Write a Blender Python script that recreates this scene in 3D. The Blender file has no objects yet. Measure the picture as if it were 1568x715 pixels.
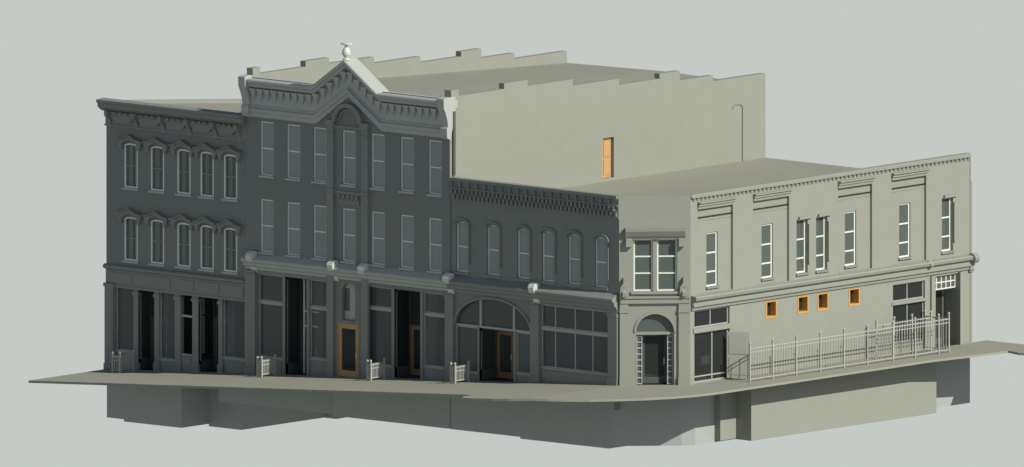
import bpy, math
from mathutils import Vector
# ---------------------------------------------------------------- survey
A1=math.radians(40.83); EL=math.radians(7.447)
CX=2.42                       # corner chamfer size (m)
# horizontal drawing stations -> metres along each facade
def U(p): return (p-948)/24.21
def V(p): return CX+(p-1057)/20.92
def W(p): return (p-948)/109.2*3.422
def zg(u): return .061*u if u<0 else 0.0
# ---------------------------------------------------------------- materials
def mat(name,col,rough=.85,noise=.05,scale=1.3,bump=.0,metal=0,spec=.3):
    m=bpy.data.materials.new(name); m.use_nodes=True
    nt=m.node_tree; b=nt.nodes['Principled BSDF']
    b.inputs['Roughness'].default_value=rough; b.inputs['Metallic'].default_value=metal
    b.inputs['Specular IOR Level'].default_value=spec
    tc=nt.nodes.new('ShaderNodeTexCoord'); n=nt.nodes.new('ShaderNodeTexNoise')
    n.inputs['Scale'].default_value=scale; n.inputs['Detail'].default_value=6
    nt.links.new(tc.outputs['Object'],n.inputs['Vector'])
    r=nt.nodes.new('ShaderNodeMapRange'); r.inputs['To Min'].default_value=1-noise; r.inputs['To Max'].default_value=1+noise
    nt.links.new(n.outputs['Fac'],r.inputs['Value'])
    mx=nt.nodes.new('ShaderNodeVectorMath'); mx.operation='SCALE'; mx.inputs[0].default_value=col
    nt.links.new(r.outputs['Result'],mx.inputs['Scale']); nt.links.new(mx.outputs['Vector'],b.inputs['Base Color'])
    if bump:
        n2=nt.nodes.new('ShaderNodeTexNoise'); n2.inputs['Scale'].default_value=30
        nt.links.new(tc.outputs['Object'],n2.inputs['Vector'])
        bp=nt.nodes.new('ShaderNodeBump'); bp.inputs['Strength'].default_value=bump; bp.inputs['Distance'].default_value=.01
        nt.links.new(n2.outputs['Fac'],bp.inputs['Height']); nt.links.new(bp.outputs['Normal'],b.inputs['Normal'])
    return m
M={}
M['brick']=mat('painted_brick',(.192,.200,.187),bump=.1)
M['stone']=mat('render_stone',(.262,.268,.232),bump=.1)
M['trim']=mat('trim_grey',(.385,.395,.37),rough=.7)
M['trimd']=mat('trim_dark',(.215,.222,.208),rough=.7)
M['light']=mat('trim_light',(.56,.57,.53),rough=.6)
M['sashw']=mat('sash_cream',(.68,.68,.60),rough=.5)
M['sashg']=mat('sash_grey',(.66,.68,.67),rough=.5)
M['shopsash']=mat('shop_sash',(.34,.35,.34),rough=.5)
M['roof']=mat('roof_membrane',(.275,.275,.222),noise=.05,scale=.4)
M['pave']=mat('concrete_paving',(.275,.275,.222),noise=.05,scale=.8)
M['found']=mat('foundation_concrete',(.34,.355,.345),noise=.05)
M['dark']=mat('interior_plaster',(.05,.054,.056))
M['entry']=mat('shaded_entry_joinery',(.085,.09,.09))  # dark trim made darker still, recess shade put into the colour
M['blind']=mat('window_blind',(.40,.37,.27))
M['metal']=mat('painted_metal',(.37,.37,.335),rough=.5)
def wood(name,col):
    m=mat(name,col,rough=.5,noise=.2,scale=3)
    nt=m.node_tree; n=[x for x in nt.nodes if x.type=='TEX_NOISE'][0]
    mp=nt.nodes.new('ShaderNodeMapping'); mp.inputs['Scale'].default_value=(8,8,.6)
    tc=[x for x in nt.nodes if x.type=='TEX_COORD'][0]
    nt.links.new(tc.outputs['Object'],mp.inputs['Vector']); nt.links.new(mp.outputs['Vector'],n.inputs['Vector'])
    return m
M['wood']=wood('varnished_oak',(.56,.30,.075))
M['wooddoor']=wood('oak_door',(.45,.26,.11))
M['woodshaded']=wood('dark_oak_door',(.28,.165,.075))  # oak door copy dimmed for shop recesses, shade included in the colour
M['palewood']=wood('pale_oak',(.50,.30,.13))
def glass(name,col,tr):
    m=mat(name,col,rough=.12,noise=.04,spec=.5); nt=m.node_tree
    b=nt.nodes['Principled BSDF']; o=nt.nodes['Material Output']
    t=nt.nodes.new('ShaderNodeBsdfTransparent'); t.inputs['Color'].default_value=(.8,.9,.88,1)
    mx=nt.nodes.new('ShaderNodeMixShader'); mx.inputs['Fac'].default_value=tr
    nt.links.new(b.outputs['BSDF'],mx.inputs[1]); nt.links.new(t.outputs['BSDF'],mx.inputs[2])
    nt.links.new(mx.outputs['Shader'],o.inputs['Surface']); return m
M['glass']=glass('window_glass',(.37,.41,.395),.35)
M['glassb']=glass('blind_window_glass',(.20,.215,.21),.6)
M['glass2']=glass('sunlit_window_glass',(.115,.14,.13),.3)  # darker glass copy for sunlit walls, its colour offsets the sun's brightening
M['shopglass']=glass('shop_glass',(.145,.16,.16),.55)
M['clearglass']=glass('clear_glass',(.10,.11,.11),.75)
# ---------------------------------------------------------------- builder
class Fr:
    def __init__(s,o,d,out): s.o=o; s.d=d; s.out=out
    def pt(s,u,n,z): return (s.o[0]+s.d[0]*u+s.out[0]*n, s.o[1]+s.d[1]*u+s.out[1]*n, z)
R2=math.sqrt(.5)
FRONT=Fr((0,0),(1,0),(0,-1)); CH=Fr((0,0),(R2,R2),(R2,-R2)); RT=Fr((CX,0),(0,1),(1,0))
XT=U(690); XM=U(378); XL=U(163); YB=23.05
TW=Fr((XT,0),(0,1),(1,0)); TWL=Fr((XM+.0,0),(0,1),(1,0))
def parent(name):
    e=bpy.data.objects.new(name,None); bpy.context.scene.collection.objects.link(e); return e
builders=[]
class B:
    def __init__(s,par,name,m): s.par=par; s.name=name; s.m=m; s.v=[]; s.f=[]; builders.append(s)
    def face(s,pts):
        i=len(s.v); s.v+=pts; s.f.append(tuple(range(i,i+len(pts))))
    def prism(s,a,b):
        n=len(a); i=len(s.v); s.v+=a+b
        s.f.append(tuple(range(i,i+n))); s.f.append(tuple(range(i+2*n-1,i+n-1,-1)))
        for k in range(n):
            j=(k+1)%n; s.f.append((i+k,i+n+k,i+n+j,i+j))
    def box(s,fr,u0,u1,n0,n1,z0,z1):
        a=[fr.pt(u,n0,z) for u,z in((u0,z0),(u1,z0),(u1,z1),(u0,z1))]
        b=[fr.pt(u,n1,z) for u,z in((u0,z0),(u1,z0),(u1,z1),(u0,z1))]
        s.prism(a,b)
    def poly(s,fr,pts,n0,n1):
        s.prism([fr.pt(u,n0,z) for u,z in pts],[fr.pt(u,n1,z) for u,z in pts])
    def prof(s,fr,prof,u0,u1,zo=0,m0=0,m1=0):
        s.prism([fr.pt(u0-m0*n,n,z+zo) for n,z in prof],[fr.pt(u1+m1*n,n,z+zo) for n,z in prof])
    def sweep(s,fr,prof,st):
        k=len(prof); i=len(s.v)
        for u,zo in st: s.v+=[fr.pt(u,n,z+zo) for n,z in prof]
        s.f.append(tuple(range(i,i+k))); e=i+k*(len(st)-1); s.f.append(tuple(range(e+k-1,e-1,-1)))
        for a in range(len(st)-1):
            for b in range(k):
                c=(b+1)%k; s.f.append((i+a*k+b,i+(a+1)*k+b,i+(a+1)*k+c,i+a*k+c))
    def wall(s,fr,u0,u1,z0,z1,ops,n=0,depth=.22):
        us=sorted({u0,u1}|{x for o in ops for x in o[:2] if u0<x<u1}); zs=sorted({z0,z1}|{x for o in ops for x in o[2:4] if z0<x<z1})
        for a,b in zip(us,us[1:]):
            for c,d in zip(zs,zs[1:]):
                mu=(a+b)/2; mz=(c+d)/2
                if any(o[0]<mu<o[1] and o[2]<mz<o[3] for o in ops): continue
                s.face([fr.pt(a,n,c),fr.pt(b,n,c),fr.pt(b,n,d),fr.pt(a,n,d)])
        for o in ops:
            a,b,c,d=o[:4]; dd=o[4] if len(o)>4 else depth
            q=[(a,c),(b,c),(b,d),(a,d)]
            for k in range(4):
                p,r=q[k],q[(k+1)%4]
                s.face([fr.pt(p[0],n,p[1]),fr.pt(r[0],n,r[1]),fr.pt(r[0],n-dd,r[1]),fr.pt(p[0],n-dd,p[1])])
    def spandrel(s,fr,u0,u1,zs,zt,n,depth,seg=20,top=None):
        top=zt if top is None else top
        uc=(u0+u1)/2; r=(u1-u0)/2; P=[(uc-r*math.cos(math.pi*k/seg),zs+(zt-zs)*math.sin(math.pi*k/seg)*.998) for k in range(seg+1)]
        for p,q in zip(P,P[1:]):
            s.face([fr.pt(p[0],n,p[1]),fr.pt(q[0],n,q[1]),fr.pt(q[0],n,top),fr.pt(p[0],n,top)])
            s.face([fr.pt(p[0],n,p[1]),fr.pt(q[0],n,q[1]),fr.pt(q[0],n-depth,q[1]),fr.pt(p[0],n-depth,p[1])])
    def ring(s,fr,uc,zs,ru,rz,w,n0,n1,seg=20):
        for k in range(seg):
            a=math.pi*k/seg; b=math.pi*(k+1)/seg
            P=[(uc-ru*math.cos(a),zs+rz*math.sin(a)),(uc-(ru+w)*math.cos(a),zs+(rz+w)*math.sin(a)),
               (uc-(ru+w)*math.cos(b),zs+(rz+w)*math.sin(b)),(uc-ru*math.cos(b),zs+rz*math.sin(b))]
            s.poly(fr,P,n0,n1)
    def lathe(s,c,prof,seg=20):
        i=len(s.v); k=len(prof)
        for r,z in prof:
            for j in range(seg):
                a=2*math.pi*j/seg; s.v.append((c[0]+r*math.cos(a),c[1]+r*math.sin(a),c[2]+z))
        for a in range(k-1):
            for j in range(seg):
                j2=(j+1)%seg; s.f.append((i+a*seg+j,i+a*seg+j2,i+(a+1)*seg+j2,i+(a+1)*seg+j))
        s.f.append(tuple(range(i,i+seg))); s.f.append(tuple(range(i+(k-1)*seg,i+k*seg)))
def flush():
    for b in builders:
        if not b.f: continue
        me=bpy.data.meshes.new(b.name); me.from_pydata(b.v,[],b.f); me.update(); me.materials.append(M[b.m])
        o=bpy.data.objects.new(b.name,me); bpy.context.scene.collection.objects.link(o)
        if b.par: o.parent=b.par
class Bld:
    def __init__(s,name):
        s.p=parent(name); s.c={}
    def __call__(s,name,m):
        if name not in s.c: s.c[name]=B(s.p,name,m)
        return s.c[name]
def window(bl,fr,u0,u1,z0,z1,n,bars=(.5,),m='sashg',t=.07,g='glass',mull=(),fn='window_frames',gn='window_panes'):
    f=bl(fn+'_'+m,m)
    f.box(fr,u0+.002,u0+t,n,n+.07,z0+.002,z1-.002); f.box(fr,u1-t,u1-.002,n,n+.07,z0+.002,z1-.002)
    f.box(fr,u0+t,u1-t,n+.002,n+.068,z0+.002,z0+t); f.box(fr,u0+t,u1-t,n+.002,n+.068,z1-t,z1-.002)
    for b in bars:
        z=z0+(z1-z0)*b; f.box(fr,u0+t,u1-t,n+.005,n+.06,z-t*.45,z+t*.45)
    for b in mull:
        u=u0+(u1-u0)*b; f.box(fr,u-t*.45,u+t*.45,n+.008,n+.064,z0+t,z1-t)
    bl(gn+'_'+g,g).face([fr.pt(u0+.01,n+.03,z0+.01),fr.pt(u1-.01,n+.03,z0+.01),fr.pt(u1-.01,n+.03,z1-.01),fr.pt(u0+.01,n+.03,z1-.01)])
def door(bl,fr,u0,u1,z0,z1,n,m='wooddoor',t=.14):
    d=bl('door_leaf_'+m,m)
    d.box(fr,u0,u0+t,n,n+.06,z0,z1); d.box(fr,u1-t,u1,n,n+.06,z0,z1)
    d.box(fr,u0+t,u1-t,n+.002,n+.058,z0,z0+.3); d.box(fr,u0+t,u1-t,n+.002,n+.058,z1-t,z1)
    bl('door_glass','clearglass').face([fr.pt(u0+t,n+.03,z0+.3),fr.pt(u1-t,n+.03,z0+.3),fr.pt(u1-t,n+.03,z1-t),fr.pt(u0+t,n+.03,z1-t)])
    bl('door_handle','light').box(fr,u1-.12,u1-.07,n+.06,n+.11,z0+.9,z0+1.2)
def recess(bl,fr,u0,u1,z0,z1,d=1.2,dm='entry',tz=None):
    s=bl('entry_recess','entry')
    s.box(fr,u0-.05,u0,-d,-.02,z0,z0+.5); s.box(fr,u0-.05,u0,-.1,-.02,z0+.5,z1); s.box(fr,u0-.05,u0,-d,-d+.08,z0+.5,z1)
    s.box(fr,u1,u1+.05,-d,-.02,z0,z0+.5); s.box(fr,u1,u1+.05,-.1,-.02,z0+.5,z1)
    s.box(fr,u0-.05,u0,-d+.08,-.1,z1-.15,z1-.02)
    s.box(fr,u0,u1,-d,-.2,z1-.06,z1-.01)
    bl('recess_glazing','clearglass').face([fr.pt(u0-.02,-d,z0+.5),fr.pt(u0-.02,-.05,z0+.5),fr.pt(u0-.02,-.05,z1-.1),fr.pt(u0-.02,-d,z1-.1)])
    tz=tz or z0+2.4
    door(bl,fr,u0+.08,u0+1.08,z0+.03,tz,-d,dm)
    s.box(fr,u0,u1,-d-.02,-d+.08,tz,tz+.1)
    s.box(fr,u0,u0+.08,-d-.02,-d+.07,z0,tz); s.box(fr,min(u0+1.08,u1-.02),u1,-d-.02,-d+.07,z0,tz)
    bl('recess_glazing','clearglass').face([fr.pt(u0,-d+.02,tz+.1),fr.pt(u1,-d+.02,tz+.1),fr.pt(u1,-d+.02,z1),fr.pt(u0,-d+.02,z1)])
def shopwin(bl,fr,u0,u1,z0,z1,bulk,transom=None,mull=(),n=-.16,m='shopsash'):
    b=bl('bulkhead_panels','trimd'); b.box(fr,u0,u1,-.2,-.05,z0,z0+bulk); b.box(fr,u0+.12,u1-.12,-.05,-.025,z0+.12,z0+bulk-.12)
    bl('shop_sills','shopsash').box(fr,u0,u1,-.2,.0,z0+bulk,z0+bulk+.06)
    zz=z0+bulk+.06
    if transom:
        window(bl,fr,u0,u1,zz,transom-.05,n,(),m,.06,'shopglass',mull,'shop_frames','shop_glazing')
        bl('transom_bars',m).box(fr,u0,u1,-.2,-.03,transom-.05,transom+.05)
        window(bl,fr,u0,u1,transom+.05,z1,n,(),m,.06,'shopglass',mull,'shop_frames','shop_glazing')
    else: window(bl,fr,u0,u1,zz,z1,n,(),m,.06,'shopglass',mull,'shop_frames','shop_glazing')
def console(b,fr,u,w,zt,h,p):
    pr=[(0,zt),(0,zt-h),(.10,zt-h-.02),(.16,zt-h*.85),(.16,zt-h*.6),(p*.55,zt-h*.42),(p*.9,zt-h*.42),(p+.06,zt-h*.25),(p+.08,zt-h*.08),(p,zt+.06),(p*.6,zt+.16),(p*.25,zt+.12)]
    b.prof(fr,pr,u-w/2,u+w/2)
    b.prof(fr,[(p*.35,zt-h*.3),(p*.8,zt-h*.3),(p*.95,zt-h*.1),(p*.7,zt+.04),(p*.35,zt)],u-w/2-.03,u+w/2+.03)
def pilaster(b,fr,u0,u1,z0,z1,n=.1,base=.35,cap=.16):
    b.box(fr,u0,u1,0,n,z0,z1); b.box(fr,u0-.03,u1+.03,.001,n+.04,z0,z0+base); b.box(fr,u0-.04,u1+.04,.002,n+.05,z1-cap,z1+.002)
    b.box(fr,u0+.08,u1-.08,n,n+.02,z0+base+.15,z1-cap-.15)

# ================================================================ LEFT BUILDING
L=Bld('bracketed_storefront_building')
wops=[]; cols=[200.5,241,281.5,317,353]
for c in cols:
    for za,zb in((6.88,9.05),(3.37,5.5)): wops.append((U(c)-.43,U(c)+.43,za,zb,.12))
shop=(U(177),U(376),-2.04,2.05,.25)
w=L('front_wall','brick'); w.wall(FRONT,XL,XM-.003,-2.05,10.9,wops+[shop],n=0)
hood=L('window_hoods','trimd')
for c in cols:
    uc=U(c)
    for za,zb in((6.88,9.05),(3.37,5.5)):
        window(L,FRONT,uc-.43,uc+.43,za,zb,-.09,(),'sashg',.085,'glassb')
        L('window_meeting_rails','trimd').box(FRONT,uc-.34,uc+.34,-.07,-.04,za+1.05,za+1.11)
        L('window_frames_sashg','sashg').spandrel(FRONT,uc-.42,uc+.42,zb-.22,zb-.09,-.015,.05,12,top=zb)
        L('window_heads','brick').spandrel(FRONT,uc-.43,uc+.43,zb-.16,zb-.01,.003,.1,12,top=zb+.0)
        L('window_blinds','blind').box(FRONT,uc-.30,uc-.04,-.22,-.20,za+.02,zb-.05)
        L('window_blinds','blind').box(FRONT,uc+.10,uc+.30,-.22,-.20,za+.02,zb-.05)
        P=[(-.72,-.02),(-.74,.12),(-.6,.15),(-.42,.17),(-.22,.29),(0,.38),(.22,.29),(.42,.17),(.6,.15),(.74,.12),(.72,-.02),(.6,-.32),(.5,-.32),(.47,-.04),(.25,.1),(0,.15),(-.25,.1),(-.47,-.04),(-.5,-.32),(-.6,-.32)]
        hood.poly(FRONT,[(uc+a,zb+b) for a,b in P],0,.16)
        P2=[(-.78,.10),(-.78,.17),(-.44,.22),(-.22,.34),(0,.43),(.22,.34),(.44,.22),(.78,.17),(.78,.10),(.44,.16),(.22,.28),(0,.37),(-.22,.28),(-.44,.16)]
        L('window_hood_mouldings','trimd').poly(FRONT,[(uc+a,zb+b) for a,b in P2],.002,.28)
        L('window_sills','trim').box(FRONT,uc-.5,uc+.5,0,.09,za-.1,za)
cn=L('bracketed_cornice','trimd')
cn.prof(FRONT,[(0,10.5),(.12,10.5),(.3,10.62),(.42,10.72),(.42,10.86),(.52,10.94),(.52,11.06),(0,11.1)],XL-.2,XM-.01)
cn.box(FRONT,XL-.02,XM-.01,0,.05,9.85,10.5); cn.box(FRONT,XL-.05,XM-.01,0,.1,9.78,9.86)
for c in (170,211,252,292,332,368):
    u=U(c); cn.prof(FRONT,[(0,10.55),(0,9.72),(.07,9.7),(.12,9.95),(.22,10.15),(.40,10.3),(.42,10.55)],u-.09,u+.09)
for a,b in zip((170,211,252,292,332),(211,252,292,332,368)):
    cn.poly(FRONT,[(U(a)+.1,10.5),(U(a)+.1,10.28),(U(a)+.4,10.02),(U(b)-.4,10.02),(U(b)-.1,10.28),(U(b)-.1,10.5)],.05,.2)
    um=(U(a)+U(b))/2
    for k in(-.35,0,.35): cn.box(FRONT,um+k-.06,um+k+.06,.1,.36,10.4,10.52)
sh=L('side_and_back_walls','stone')
sh.box(Fr((XL,0),(0,1),(1,0)),.003,YB,.0,.25,-2.05,8.6)
sh.prism([(XL,.003,8.6),(XL,YB,8.6),(XL,YB,8.85),(XL,.003,11.0)],[(XL+.25,.003,8.6),(XL+.25,YB,8.6),(XL+.25,YB,8.85),(XL+.25,.003,11.0)])
sh.box(FRONT,XL+.25,XM-.01,-YB+.01,-YB+.25,-2.05,8.55)
L('roof','roof').face([(XL+.25,.01,10.85),(XM,.01,10.85),(XM,YB,8.62),(XL+.25,YB,8.62)])
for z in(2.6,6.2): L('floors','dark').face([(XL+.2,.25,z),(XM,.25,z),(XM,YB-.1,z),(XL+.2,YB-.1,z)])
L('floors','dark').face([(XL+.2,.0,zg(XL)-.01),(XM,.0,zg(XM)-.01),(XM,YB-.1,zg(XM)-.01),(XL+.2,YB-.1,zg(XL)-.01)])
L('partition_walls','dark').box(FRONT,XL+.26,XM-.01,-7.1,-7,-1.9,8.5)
sc=L('shop_cornice','trimd')
sc.prof(FRONT,[(0,3.12),(0,2.86),(.1,2.88),(.2,2.95),(.22,3.05),(.1,3.12)],XL-.05,XM-.02)
sc.box(FRONT,XL,XM-.02,0,.05,2.05,2.86); sc.box(FRONT,XL,XM-.02,.001,.09,2.02,2.12)
for a,b in((168,203),(210,262),(270,298),(306,336),(342,374)):
    sc.box(FRONT,U(a),U(b),.05,.085,2.25,2.75)
def g(p): return zg(U(p))-.02
pc=L('shop_columns','trimd')
pilaster(pc,FRONT,U(163),U(176),g(170)-.05,2.2,.14)
for a,b in((205,212),(237,244),(268,277),(295,304),(335,341)):
    pc.box(FRONT,U(a),U(b),-.22,.03,g((a+b)/2)-.1,2.03); pc.box(FRONT,U(a)-.04,U(b)+.04,-.1,.08,1.75,1.9); pc.box(FRONT,U(a)-.04,U(b)+.04,-.1,.08,g((a+b)/2)-.1,g((a+b)/2)+.4)
shopwin(L,FRONT,U(177),U(205),g(190)-.05,2.05,.9)
recess(L,FRONT,U(212),U(237),g(225),2.05,1.0)
shopwin(L,FRONT,U(244),U(268),g(256)-.1,2.05,.6)
shopwin(L,FRONT,U(277),U(295),g(286)-.1,2.05,.9,1.0,n=-.9)
recess(L,FRONT,U(304),U(335),g(320),2.05,1.2)
shopwin(L,FRONT,U(341),U(376),g(360)-.1,2.05,.75)

# ================================================================ TALL BUILDING
T=Bld('pedimented_commercial_building')
tc=[410,450.5,491,535.5,580,624.5,667.5]; ops=[]
for c in tc:
    for za,zb in((8.22,10.83),(4.52,7.07)): ops.append((U(c)-.41,U(c)+.41,za,zb,.2))
bays=[(395,504),(562,682)]
for a,b in bays: ops.append((U(a),U(b),zg(U(a))-.1,3.45,.25))
ops.append((U(519),U(550),zg(U(519))-.1,1.5,.25)); ops.append((U(525),U(545),1.68,3.5,.25))
NT=.06
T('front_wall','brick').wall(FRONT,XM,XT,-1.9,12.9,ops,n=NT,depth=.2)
T('front_wall','brick').face([FRONT.pt(XM,0,3),FRONT.pt(XM,NT,3),FRONT.pt(XM,NT,12.9),FRONT.pt(XM,0,12.9)])
T('front_wall','brick').face([FRONT.pt(XT,0,-1.2),FRONT.pt(XT,NT,-1.2),FRONT.pt(XT,NT,12.9),FRONT.pt(XT,0,12.9)])
for c in tc:
    for za,zb in((8.22,10.83),(4.52,7.07)):
        window(T,FRONT,U(c)-.41,U(c)+.41,za,zb,-.07,(.5,),'sashg',.065)
        T('window_sills','trim').box(FRONT,U(c)-.48,U(c)+.48,NT,NT+.08,za-.1,za)
UC=U(536.5); HW=2.08; RISE=1.45
def gab(u): return max(0,RISE*(1-abs(u-UC)/HW))
def st(a,b): return [(a,0),(UC-HW,0),(UC,RISE),(UC+HW,0),(b,0)]
e=T('cornice_crown','trim')
e.sweep(FRONT,[(-.45,12.45),(.2,12.42),(.34,12.5),(.36,12.6),(.48,12.68),(.5,12.8),(.46,12.86),(-.45,12.86)],st(XM-.05,XT+.05))
e.sweep(FRONT,[(NT,11.45),(.2,11.45),(.22,11.56),(.16,11.6),(.14,12.42),(NT,12.42)],st(XM-.03,XT+.03))
e.sweep(FRONT,[(NT,11.0),(.12,11.0),(.16,11.06),(.16,11.2),(.24,11.27),(.24,11.38),(.3,11.449),(NT,11.449)],st(XM-.04,XT+.04))
dn=T('cornice_brackets','trim')
u=XM+.62
while u<XT-.55:
    z=gab(u)
    a=[FRONT.pt(u-.2,.1,12.41+z),FRONT.pt(u+.2,.1,12.41+z),FRONT.pt(u,.1,11.75+z)]
    b=[FRONT.pt(u-.2,.36,12.41+z),FRONT.pt(u+.2,.36,12.41+z),FRONT.pt(u,.2,11.85+z)]
    dn.prism(a,b)
    u+=.44
for a,b in((XM-.06,XM+.36),(XT-.36,XT+.06)):
    ee=T('cornice_end_blocks','trim')
    ee.prof(FRONT,[(-.3,12.98),(-.3,12.3),(.05,11.0),(.1,10.95),(.32,11.05),(.34,11.5),(.26,11.6),(.3,11.9),(.45,12.3),(.56,12.5),(.58,12.95),(.3,13.0)],a,b)
cb=T('central_bay_pilasters','trimd')
for a,b in((504,514),(557,567)):
    cb.box(FRONT,U(a),U(b),NT,.2,zg(U(a))-.1,11.25); cb.box(FRONT,U(a)-.05,U(b)+.05,NT,.26,11.0,11.3); cb.box(FRONT,U(a)-.03,U(b)+.03,NT,.235,10.6,10.68)
    cb.box(FRONT,U(a)-.04,U(b)+.04,NT,.25,7.85,7.97)
cb.ring(FRONT,U(536),11.25,.72,.72,.2,NT,.3); cb.ring(FRONT,U(536),11.25,.55,.55,.08,NT,.14)
cb.box(FRONT,U(515),U(556),NT,.13,7.75,7.9); cb.box(FRONT,U(515),U(556),NT,.13,10.92,11.05)
cb.box(FRONT,U(519),U(552),NT,.1,7.3,7.66)
for i in range(5): 
    uu=U(522)+i*.28; cb.poly(FRONT,[(uu-.1,7.74),(uu+.1,7.74),(uu,7.45)],.1,.18)
T('pediment_urn','light').lathe((U(536.5),-.3,12.86+RISE-.04),[(.17,0),(.17,.07),(.08,.11),(.12,.16),(.2,.28),(.21,.4),(.15,.56),(.08,.62),(.07,.7),(.2,.76),(.28,.78),(.28,.84),(.05,.86)])
PRC=[(0,4.45),(0,3.62),(.12,3.64),(.14,3.74),(.3,3.84),(.3,3.96),(.42,4.04),(.47,4.16),(.44,4.2)]
T('shop_cornice','trim').prof(FRONT,PRC,XM,XT)
fz=T('shop_frieze','trimd')
fz.box(FRONT,U(395),U(503),NT,.1,3.46,3.62)
for c in(380.5,505,552): console(T('shop_cornice_consoles','light'),FRONT,U(c+11),.36,4.4,.85,.48)
pl=T('shop_pilasters','trimd')
for a,b in((379,394),):
    pl.box(FRONT,U(a),U(b),NT,.2,g(a)-.1,3.6); pl.box(FRONT,U(a)-.0,U(b)+.04,NT,.25,3.3,3.45); pl.box(FRONT,U(a),U(b)+.04,NT,.25,g(a)-.1,g(a)+.35)
shopwin(T,FRONT,U(395),U(433),g(395)-.1,3.45,.9,2.1)
T('shop_columns','trimd').box(FRONT,U(433),U(437),-.2,.03,g(433)-.1,3.44)
recess(T,FRONT,U(437),U(470),g(450),3.45,1.2)
T('inner_door_posts','sashg').box(FRONT,U(447),U(449),-.9,-.84,g(450),3.4); T('inner_door_posts','sashg').box(FRONT,U(449),U(470),-.89,-.85,1.0,1.08); T('inner_door_posts','sashg').box(FRONT,U(449),U(470),-.89,-.85,1.7,1.78)
T('shop_columns','trimd').box(FRONT,U(470),U(474),-.2,.03,g(470)-.1,3.44)
shopwin(T,FRONT,U(474),U(504),g(474)-.1,3.45,.9,2.1)
door(T,FRONT,U(520),U(549.5),g(535)+.02,1.44,-.02,'wooddoor',.17)
T('door_casing','wooddoor').box(FRONT,U(519),U(520),-.1,.07,g(519),1.49); T('door_casing','wooddoor').box(FRONT,U(549.6),U(550.4),-.1,.07,g(519),1.49)
T('door_casing','wooddoor').box(FRONT,U(520),U(549.6),-.1,.068,1.44,1.499)
T('arched_panel_surround','trimd').spandrel(FRONT,U(525),U(545),3.05,3.49,NT+.002,.2,16,top=3.5)
T('arched_panel','trim').box(FRONT,U(525),U(545),-.2,-.14,1.68,3.5)
T('arched_light','shopglass').box(FRONT,U(523),U(533),-.135,-.13,2.1,3.2)
shopwin(T,FRONT,U(562),U(600),g(562)-.1,3.45,.7,2.4)
T('shop_columns','trimd').box(FRONT,U(600),U(604),-.2,.03,g(600)-.1,3.44)
recess(T,FRONT,U(604),U(644),g(620),3.45,1.2,'woodshaded')
T('shop_columns','trimd').box(FRONT,U(644),U(648),-.2,.03,g(644)-.1,3.44)
shopwin(T,FRONT,U(648),U(682),g(648)-.1,3.45,.7,2.4)
dq=(922-690)/20.92
door_op=(dq,dq+.86,7.95,9.9,.25)
T('side_walls','stone').wall(TW,.0,YB,7.0,11.25,[door_op],depth=.25)
T('side_walls','stone').box(TW,0.01,YB-.26,-.3,-.26,-1.5,11.2)
T('side_walls','stone').box(TWL,0.02,YB,0,.3,-1.5,11.25)
T('side_door','palewood').box(TW,dq+.22,dq+.85,-.22,-.18,7.96,9.88)
T('side_door','palewood').box(TW,dq+.01,dq+.06,-.24,-.004,7.96,9.89)
T('side_door','palewood').box(TW,dq+.06,dq+.22,-.2,-.14,7.96,9.88)
T('side_door','palewood').box(TW,dq+.3,dq+.78,-.18,-.15,8.1,8.8); T('side_door','palewood').box(TW,dq+.3,dq+.78,-.18,-.15,8.95,9.75)
segs=[(.0,3.92,13.0),(3.92,5.64,13.27),(5.64,8.94,12.98),(8.94,12.33,12.67),(12.33,15.3,12.37),(15.3,16.78,12.61),(16.78,19.2,12.15),(19.2,YB,11.87)]
for fr,n0,n1,nm in((TW,-.33,0,'stepped_parapet'),(TWL,0,.33,'stepped_parapet')):
    for a,b,z in segs: T(nm,'stone').box(fr,a+.001,b,n0,n1,11.25,z)
    T('parapet_end_blocks','stone').box(fr,-.0,.55,n0-.05 if n0<0 else .0,n1+.03 if n0<0 else .38,12.87,13.32)
T('back_wall','stone').box(FRONT,XM+.01,XT-.012,-YB+.01,-YB+.25,-1.5,11.22)
T('parapet_back','stone').box(FRONT,XM+.33,XT-.33,-.36,-.05,11.3,12.8)
rf=T('roof','roof')
rf.face([(XM+.3,.3,12.35),((XM+XT)/2,.3,12.45),((XM+XT)/2,YB,11.42),(XM+.3,YB,11.3)])
rf.face([((XM+XT)/2,.3,12.45),(XT-.3,.3,12.35),(XT-.3,YB,11.3),((XM+XT)/2,YB,11.42)])
ny=(1121-690)/20.92
nm=T('blind_niche_moulding','trimd')
nm.ring(TW,ny+.38,10.4,.34,.16,.04,0,.04,14); nm.box(TW,ny+.72,ny+.77,0,.05,7.8,10.4)
T('dark_wall_strip','entry').box(TW,.1,.26,.0,.1,9.2,12.3)  # dark vertical strip on the side wall, close to the front corner
fl=T('floors','dark')
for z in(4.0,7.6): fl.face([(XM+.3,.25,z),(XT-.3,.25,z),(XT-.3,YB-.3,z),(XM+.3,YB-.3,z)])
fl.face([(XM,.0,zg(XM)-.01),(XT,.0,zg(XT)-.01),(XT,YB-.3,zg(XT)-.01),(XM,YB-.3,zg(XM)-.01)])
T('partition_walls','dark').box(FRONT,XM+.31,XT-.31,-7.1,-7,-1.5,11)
T('partition_walls','dark').box(FRONT,U(512),U(513),-6.9,-.26,-1.5,4); T('partition_walls','dark').box(FRONT,U(556),U(557),-6.9,-.26,-1.5,4)

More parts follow.
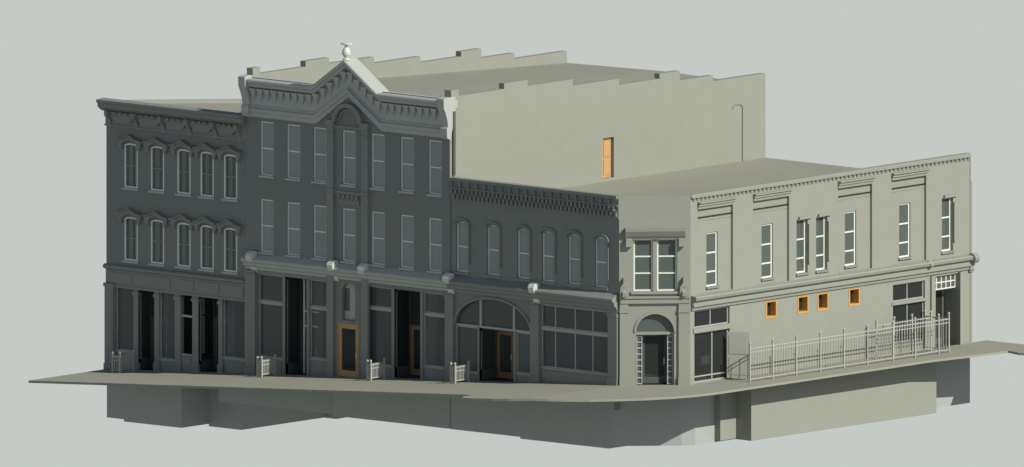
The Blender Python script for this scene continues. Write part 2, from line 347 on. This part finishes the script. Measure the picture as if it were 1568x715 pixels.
# ================================================================ CORNER BUILDING
C=Bld('corner_commercial_building')
lc=[708,755.5,801.5,839.5,879.5,920.5]
ops=[(U(c)-.40,U(c)+.40,4.62,7.05,.3) for c in lc]
ops+=[(U(697),U(813),zg(U(697))-.1,3.55,.3),(U(828),U(932),.0+zg(U(828)),3.5,.25)]
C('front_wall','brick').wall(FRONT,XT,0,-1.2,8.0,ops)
for c in lc:
    uc=U(c)
    window(C,FRONT,uc-.40,uc+.40,4.62,7.05,-.16,(.5,),'sashg',.065)
    C('window_sills','trimd').box(FRONT,uc-.46,uc+.46,0,.08,4.52,4.62)
    C('window_arch_hoods','brick').spandrel(FRONT,uc-.4,uc+.4,6.85,7.04,.002,.12,12,top=7.05)
    C('window_arch_hoods','brick').ring(FRONT,uc,6.9,.42,.24,.1,0,.1,14)
    C('window_arch_hoods','brick').box(FRONT,uc+.41,uc+.5,0,.08,5.0,6.9)
cb=C('brick_corbel_cornice','brick')
cb.box(FRONT,XT+.01,-.0,0,.04,8.0,9.15); cb.box(FRONT,XT+.01,-.02,.04,.2,9.0,9.15)
cb.box(FRONT,XT+.01,-.02,.04,.12,8.62,8.70); cb.box(FRONT,XT+.01,-.02,.04,.10,8.36,8.41); cb.box(FRONT,XT+.01,-.02,.04,.10,8.08,8.14)
u=XT+.1; i=0
while u<-.15:
    cb.box(FRONT,u,u+.13,.04,.17,8.41,8.62); cb.box(FRONT,u+.13,u+.26,.04,.15,8.14,8.36)
    if i%2==0: cb.box(FRONT,u,u+.1,.04,.14,8.70,8.98)
    u+=.262; i+=1
C('parapet','stone').box(FRONT,XT,0,-.3,0,8.0,9.145)
C('shop_cornice','trimd').prof(FRONT,PRC,XT+.002,-.05)
for c in(682,813): console(C('shop_cornice_consoles','light'),FRONT,U(c+11),.36,4.4,.85,.48)
cp=C('shop_pilasters','trimd')
for a,b in((684,696),(814,827),(933,947)):
    cp.box(FRONT,U(a),U(b),.0,.12,g(a)-.1,3.62); cp.box(FRONT,U(a)-.03,U(b)+.03,.001,.17,3.3,3.45); cp.box(FRONT,U(a)-.03,U(b)+.03,.001,.17,g(a)-.1,g(a)+.35)
C('arch_wall','brick').spandrel(FRONT,U(697),U(813),2.1,3.54,.003,.3,32,top=3.55)
C('arch_moulding','trimd').ring(FRONT,U(755),2.1,2.36,1.36,.1,.004,.07,32)
C('transom_bars','shopsash').box(FRONT,U(697),U(813),-.22,-.05,2.02,2.12)
for c in(733,784): C('transom_bars','shopsash').box(FRONT,U(c),U(c+3),-.2,-.06,2.12,3.4)
C('shop_glazing_shopglass','shopglass').face([FRONT.pt(U(697),-.15,2.1),FRONT.pt(U(813),-.15,2.1),FRONT.pt(U(813),-.15,3.5),FRONT.pt(U(697),-.15,3.5)])
shopwin(C,FRONT,U(697),U(731),g(700)-.1,2.02,.5)
C('shop_columns','trimd').box(FRONT,U(731),U(734),-.2,.0,g(731)-.1,2.02)
recess(C,FRONT,U(734),U(786),g(750),2.02,1.3,'woodshaded',1.75)
C('shop_columns','trimd').box(FRONT,U(786),U(790),-.2,.0,g(786)-.1,2.02)
shopwin(C,FRONT,U(790),U(813),g(790)-.1,2.02,.5)
shopwin(C,FRONT,U(828),U(932),g(828)-.02,3.5,.75,2.35,(.2,.49,.75),n=-.15)
# chamfer
WL=3.422
cho=[(W(970),W(1037),4.52,7.05,.25),(W(974),W(1032),-.02,3.44,.6)]
C('chamfer_wall','stone').wall(CH,0,WL,-.2,9.15,cho)
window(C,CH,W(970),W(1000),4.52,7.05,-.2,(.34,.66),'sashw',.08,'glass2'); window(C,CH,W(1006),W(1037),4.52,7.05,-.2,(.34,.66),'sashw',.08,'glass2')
C('chamfer_trim','stone').box(CH,W(1000),W(1006),-.2,-.02,4.52,7.05)
ct=C('chamfer_trim','stone')
ct.prof(CH,[(0,7.6),(0,7.1),(.12,7.1),(.2,7.2),(.34,7.45),(.36,7.6)],W(957),W(1049))
ct.box(CH,W(958),W(968),0,.25,6.7,7.1); ct.box(CH,W(1039),W(1049),0,.25,6.7,7.1); ct.box(CH,W(968),W(1039),0,.1,7.05,7.1)
ct.box(CH,W(966),W(1041),0,.12,4.40,4.52); ct.box(CH,.05,WL-.05,0,.14,3.95,4.2); ct.box(CH,.02,WL-.02,0,.2,4.2,4.3)
for a,b in((949,962),(1039,1055)):
    ct.box(CH,W(a),W(b),0,.1,-.1,3.95); ct.box(CH,W(a)-.02,W(b)+.02,.001,.15,-.1,.4); ct.box(CH,W(a)-.02,W(b)+.02,.001,.14,3.5,3.65)
    um=(W(a)+W(b))/2
    ct.poly(CH,[(um-.22,4.3),(um+.22,4.3),(um+.18,4.75),(um+.05,4.95),(um+.04,5.2),(um-.04,5.2),(um-.05,4.95),(um-.18,4.75)],0,.22)
    ct.prof(CH,[(0,4.3),(.32,4.3),(.34,4.5),(.2,4.62),(.24,4.8),(.1,4.95),(0,4.95)],um-.09,um+.09)
C('chamfer_arch','stone').spandrel(CH,W(974),W(1032),2.55,3.43,.002,.6,24,top=3.44)
ct.ring(CH,W(1003),2.55,.91,.88,.1,.003,.06,24)
ct.box(CH,W(974),W(1032),-.3,-.1,2.42,2.55)
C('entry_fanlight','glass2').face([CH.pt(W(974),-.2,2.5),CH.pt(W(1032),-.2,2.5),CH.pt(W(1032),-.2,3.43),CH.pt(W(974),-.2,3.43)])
for a,b in((975,984),(1022,1031)):
    f=C('entry_sidelights','trim'); 
    f.box(CH,W(a),W(a)+.04,-.3,-.2,0,2.42); f.box(CH,W(b)-.04,W(b),-.3,-.2,0,2.42)
    for i in range(9): f.box(CH,W(a)+.04,W(b)-.04,-.295,-.205,.02+i*.285,.07+i*.285)
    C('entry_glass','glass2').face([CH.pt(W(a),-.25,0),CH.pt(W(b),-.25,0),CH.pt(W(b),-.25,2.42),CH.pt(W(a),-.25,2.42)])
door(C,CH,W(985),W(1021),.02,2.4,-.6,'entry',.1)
C('chamfer_parapet','stone').box(CH,0,WL,-.3,-.005,7.8,9.148)
# right facade
YE=V(1485)
pan=[(1068,1122),(1153,1208),(1283,1335),(1365,1418)]
pw=[1093,1177.5,1305,1388]; nw=[1228,1258,1450.5]
panels=[(V(a),V(b),4.3,8.4,.12) for a,b in pan]
def wo(c,d): return (V(c)-.41,V(c)+.41,4.57,7.18,d)
low=[(V(1063),V(1117),2.68,3.5,.2),(V(1063),V(1117),.03,2.45,.2),(V(1367),V(1416),2.5,3.34,.2),(V(1367),V(1416),.5,2.36,.2),(V(1430),V(1466),-.02,3.45,.9)]
ow=[1180.5,1229,1259.5,1307.5]
for c in ow: low.append((V(c)-.4,V(c)+.4,2.62,3.48,.4))
C('side_street_wall','stone').wall(RT,CX,YE,-.2,8.0,[p[:3]+(8.0,.12) for p in panels]+[wo(c,.25) for c in nw]+low)
C('side_street_wall','stone').wall(RT,CX,YE,8.0,9.15,[p[:2]+(8.0,8.4,.12) for p in panels])
for (a,b,c,d,_),cc in zip(panels,pw):
    C('panel_backs','stone').wall(RT,a,b,c,d,[wo(cc,.15)],n=-.12)
    C('panel_backs','stone').face([RT.pt(a,-.003,8.4),RT.pt(b,-.003,8.4),RT.pt(b,-.12,8.39),RT.pt(a,-.12,8.39)])
    C('panel_mouldings','stone').prof(RT,[(0,8.75),(0,8.4),(.05,8.4),(.06,8.5),(.12,8.55),(.12,8.62),(.2,8.68),(.2,8.75)],a-.02,b+.02)
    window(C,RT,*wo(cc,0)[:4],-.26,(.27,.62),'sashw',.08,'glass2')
for c in nw:
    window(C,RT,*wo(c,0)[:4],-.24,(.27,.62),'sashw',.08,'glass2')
    ut=V(c); C('window_quoins','stone').box(RT,ut+.41,ut+.56,0,.09,5.0,6.9); C('window_quoins','stone').box(RT,ut-.3,ut+.62,0,.11,7.18,7.32); 
for c in nw+pw: C('window_sills','stone').box(RT,V(c)-.47,V(c)+.47,0 if c in nw else -.12,.09 if c in nw else -.02,4.48,4.57)
u=CX+.15; dd=C('parapet_dentils','stone')
while u<YE-.1:
    dd.prof(RT,[(0,8.98),(0,8.82),(.03,8.82),(.1,8.98)],u,u+.14); u+=.3
dd.box(RT,CX+.02,YE,0,.12,8.98,9.04); dd.box(RT,CX+.02,YE,0,.05,9.04,9.149)
C('parapet','stone').box(RT,CX+.1,YE,-.3,-.125,7.8,9.147); C('parapet','stone').box(RT,CX+.1,YE,-.125,0,9.149,9.16)
C('parapet','stone').box(RT,YE,YE+.02,-.3,.03,-.1,9.15)
C('side_street_wall','stone').wall(RT,YE+.02,YB,-.2,7.79,[],n=-.002)
rc=C('side_street_cornice','stone')
rc.prof(RT,[(0,4.28),(0,3.55),(.08,3.56),(.1,3.68),(.2,3.74),(.2,3.84),(.16,3.86),(.16,3.96),(.32,4.05),(.36,4.18),(.3,4.24)],CX+.03,YE+.1)
console(C('side_cornice_consoles','stone'),RT,YE-.0,.3,4.2,.75,.42); console(C('side_cornice_consoles','stone'),RT,V(1418),.2,4.15,.5,.34)
window(C,RT,V(1063),V(1117),2.68,3.5,-.18,(),'shopsash',.06,'clearglass',(.5,))
window(C,RT,V(1063),V(1117),.03,2.45,-.18,(.12,),'shopsash',.07,'clearglass',(.55,))
window(C,RT,V(1367),V(1416),2.5,3.34,-.18,(),'shopsash',.06,'clearglass',(.5,)); window(C,RT,V(1367),V(1416),.5,2.36,-.18,(),'shopsash',.06,'clearglass',(.5,))
C('lintel_band','stone').box(RT,V(1061),V(1119),0,.05,2.45,2.68); C('lintel_band','stone').box(RT,V(1365),V(1418),0,.05,2.36,2.5)
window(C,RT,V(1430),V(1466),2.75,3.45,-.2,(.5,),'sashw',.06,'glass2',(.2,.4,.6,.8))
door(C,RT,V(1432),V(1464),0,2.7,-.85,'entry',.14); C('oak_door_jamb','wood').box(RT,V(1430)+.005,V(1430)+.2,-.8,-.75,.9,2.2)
C('far_entry_casing','stone').box(RT,V(1466),V(1472),0,.18,0,3.5); C('far_entry_casing','stone').box(RT,V(1424),V(1430),0,.1,0,3.5)
for c in ow:
    a=V(c); f=C('oak_window_frames','wood')
    f.box(RT,a-.399,a-.31,-.37,.02,2.63,3.47); f.box(RT,a+.33,a+.399,-.37,.02,2.63,3.47); f.box(RT,a-.31,a+.33,-.37,.018,2.63,2.72); f.box(RT,a-.31,a+.33,-.37,.018,3.41,3.47)
    C('small_window_glass','clearglass').face([RT.pt(a-.31,-.34,2.7),RT.pt(a+.33,-.34,2.7),RT.pt(a+.33,-.34,3.42),RT.pt(a-.31,-.34,3.42)])
pl=[(XT+.01,.02),(-.1,.02),(CX-.1,CX+.02),(CX-.1,YB),(XT+.01,YB)]
C('roof','roof').face([(x,y,7.8) for x,y in pl])
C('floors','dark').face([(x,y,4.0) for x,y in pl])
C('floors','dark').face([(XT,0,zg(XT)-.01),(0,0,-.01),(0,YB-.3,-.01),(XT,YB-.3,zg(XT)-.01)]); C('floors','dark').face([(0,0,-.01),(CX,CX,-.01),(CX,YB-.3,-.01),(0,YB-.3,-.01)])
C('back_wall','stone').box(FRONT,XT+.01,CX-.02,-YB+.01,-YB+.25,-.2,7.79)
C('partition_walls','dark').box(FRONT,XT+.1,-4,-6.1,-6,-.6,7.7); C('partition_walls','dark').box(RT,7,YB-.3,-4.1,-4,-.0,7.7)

# ================================================================ FOUNDATIONS
F=Bld('basement_foundation')
f=F('left_basement','found')
zb=-4.42
f.box(FRONT,XL,U(190),-10,-.03,zb+.1,-2.06); f.box(FRONT,U(190),U(278),-10,.01,zb,-2.06)
f.box(FRONT,U(278),U(328),-8.2,-2,zb-.12,-1.85); f.box(FRONT,U(278),U(343),-10,-8.2,zb-.15,-1.85)
f=F('shop_basement','found')
f.box(FRONT,U(330),U(512),-12,-.25,-2.98,-1.9); f.box(FRONT,U(512),XT,-12,.08,-3.0,-1.27); f.box(FRONT,XT,U(798),-12,.02,-3.02,-.82)
f.box(FRONT,U(798),-.6,-11,.06,-3.1,-.52)
f=F('corner_basement','found')
def ppr(b,pts,z0,z1): b.prism([(x,y,z0) for x,y in pts],[(x,y,z1) for x,y in pts])
arc=[(-.6,-.06)]+[(-.6+.75*math.sin(a),-.06+.75-.75*math.cos(a)) for a in[math.radians(t) for t in(10,20,30,40)]]
ppr(f,arc+[(CX-.35,CX-.25),(CX,CX+.35),(CX,V(1433)+0),(XT,V(1433))],-2.95,-.2)
ppr(f,[(CX,V(1433)),(CX,YE),(XT,YE),(XT,V(1433))],-2.9,-.2)
F('areaway_vault','stone').box(RT,5.4,18.95,0.001,1.27,-2.9,-.14)
F('areaway_vault','stone').box(RT,4.2,5.4,0.001,.35,-2.85,-.14)
# ================================================================ SIDEWALK
S=Bld('sidewalk')
s=S('paving','pave')
a=[(XL,0),(0,0),(0,-6.4),(-1,-6.8),(-2,-7.0),(-3.2,-7.1),(-3.9,-6.95),(-4.25,-6.5),(-4.35,-5.7),(XL,-5.7)]
s.prism([(x,y,zg(x)) for x,y in a],[(x,y,zg(x)-.11) for x,y in a])
b=[(0,0),(CX,CX),(CX,24.1),(12,24.1),(12,22.4),(8,21.9),(6.6,21.6),(5.7,21.9),(5.5,19.5),(5.2,17),(5.2,1),(5.0,-.4),(4.6,-1.6),(4,-2.8),(3.2,-4),(2.4,-4.9),(1.5,-5.6),(.8,-6.05),(0,-6.4)]
s.prism([(x,y,0) for x,y in b],[(x,y,-.11) for x,y in b])
# ================================================================ FENCE
def rail_run(b,p,q,z0a,z0b,h,sp=.15,posts=None,th=.03,ph=.25,pt=.045):
    p=Vector(p); q=Vector(q); Ld=(q-p).length; d=(q-p)/Ld; fr=Fr((p.x,p.y),(d.x,d.y),(-d.y,d.x))
    zz=lambda u: z0a+(z0b-z0a)*u/Ld
    e=.05
    def bar(z,t):
        A=[fr.pt(e,-t,z0a+z-t),fr.pt(e,t,z0a+z-t),fr.pt(e,t,z0a+z+t),fr.pt(e,-t,z0a+z+t)]
        Bq=[fr.pt(Ld-e,-t,z0b+z-t),fr.pt(Ld-e,t,z0b+z-t),fr.pt(Ld-e,t,z0b+z+t),fr.pt(Ld-e,-t,z0b+z+t)]; b.prism(A,Bq)
    bar(h-.04,.024); bar(.14,.022); bar(h-.22,.018)
    n=int(Ld/sp)
    for i in range(1,n):
        u=i*Ld/n; b.box(fr,u-th/2,u+th/2,-.012,.012,zz(u)+.1,zz(u)+h+.03)
    for u in ((0,Ld) if posts is None else posts):
        b.box(fr,u-pt,u+pt,-pt,pt,zz(u)+.002,zz(u)+h+ph*.6); c=fr.pt(u,0,zz(u)+h+ph*.6)
        b.lathe(c,[(.02,0),(.055,.03),(.065,.07),(.05,.11),(.01,.14)],8)
P=parent('patio_picket_fence')
b=B(P,'street_run','metal'); y0,y1=4.94,19.5
rail_run(b,(4.0,y0),(4.0,y1),.002,.002,1.66,.19,[ (p-1148)/20.92 for p in(1148,1183,1219,1256,1292,1328,1367,1401,1437)]+[y1-y0],th=.024,pt=.035)
b=B(P,'end_return','metal'); rail_run(b,(2.5,y1),(4.0,y1),.002,.002,1.66,.19,[0],th=.024,pt=.035)
b=B(P,'inner_run','metal'); rail_run(b,(3.05,15.3),(3.05,19.3),.002,.002,1.66,.19,[0,1.3,2.6,4.0],th=.024,pt=.035)
b=B(P,'gate_leaf','metal')
gf=Fr((2.5,5.0),(.86,.5),(.5,-.86)); b.box(gf,0,1.1,-.03,.03,.08,2.3)
for z0,z1 in((.25,1.1),(1.25,2.15)): b.box(gf,.12,.98,.03,.05,z0,z1)
for pr,wd in((214,.45),(431,.25),(598,.2),(727,.25)):
    P=parent('stoop_railing'); b=B(P,'pickets','metal'); u=U(pr); z=zg(u)
    rail_run(b,(u,-.45),(u,-1.45),z,z,.82,.1,th=.035,ph=.12,pt=.04)
    rail_run(b,(u,-1.45),(u-wd,-1.45),z,zg(u-wd),.82,.1,[wd],th=.035,ph=.12,pt=.04)
flush()
# ================================================================ LIGHT
SE=math.radians(36); az=math.radians(3)
sd=Vector((math.cos(SE)*math.cos(az),math.cos(SE)*math.sin(az),math.sin(SE)))
sl=bpy.data.lights.new('sun','SUN'); sl.energy=4.5; sl.angle=math.radians(.5); sl.color=(1,.98,.88)
so=bpy.data.objects.new('sun',sl); bpy.context.scene.collection.objects.link(so); so.rotation_euler=sd.to_track_quat('Z','Y').to_euler()
w=bpy.data.worlds.new('World'); bpy.context.scene.world=w; w.use_nodes=True; nt=w.node_tree
bg=nt.nodes['Background']; sky=nt.nodes.new('ShaderNodeTexSky'); sky.sky_type='NISHITA'; sky.sun_disc=False
sky.sun_elevation=SE; sky.sun_rotation=math.radians(90)-az
tc=nt.nodes.new('ShaderNodeTexCoord'); sx=nt.nodes.new('ShaderNodeSeparateXYZ'); nt.links.new(tc.outputs['Generated'],sx.inputs[0])
sc_=nt.nodes.new('ShaderNodeVectorMath'); sc_.operation='SCALE'; sc_.inputs['Scale'].default_value=.07
nt.links.new(sky.outputs['Color'],sc_.inputs[0])
def mr(a,b):
    m=nt.nodes.new('ShaderNodeMapRange'); m.interpolation_type='SMOOTHSTEP'; m.inputs['From Min'].default_value=a; m.inputs['From Max'].default_value=b
    nt.links.new(sx.outputs['Z'],m.inputs['Value']); return m.outputs['Result']
m1=nt.nodes.new('ShaderNodeMix'); m1.data_type='RGBA'; nt.links.new(mr(.05,.4),m1.inputs['Factor'])
m1.inputs['A'].default_value=(.558,.591,.565,1); nt.links.new(sc_.outputs['Vector'],m1.inputs['B'])
m2=nt.nodes.new('ShaderNodeMix'); m2.data_type='RGBA'; nt.links.new(mr(-.55,-.22),m2.inputs['Factor'])
m2.inputs['A'].default_value=(.14,.15,.15,1); nt.links.new(m1.outputs['Result'],m2.inputs['B'])
nt.links.new(m2.outputs['Result'],bg.inputs['Color']); bg.inputs['Strength'].default_value=1
# ================================================================ CAMERA
cd=bpy.data.cameras.new('camera'); cd.type='ORTHO'; cd.ortho_scale=49.0; cd.clip_end=1000
co=bpy.data.objects.new('camera',cd); bpy.context.scene.collection.objects.link(co)
right=Vector((math.cos(A1),math.sin(A1),0)); away=Vector((-math.sin(A1),math.cos(A1),0))
d=away*math.cos(EL)-Vector((0,0,math.sin(EL))); up=away*math.sin(EL)+Vector((0,0,math.cos(EL)))
co.location=right*(-164/32)+up*(232.5/32)-d*90
co.rotation_euler=(-d).to_track_quat('Z','Y').to_euler()
bpy.context.scene.camera=co
vs=bpy.context.scene.view_settings; vs.view_transform='Standard'; vs.look='None'; vs.exposure=0
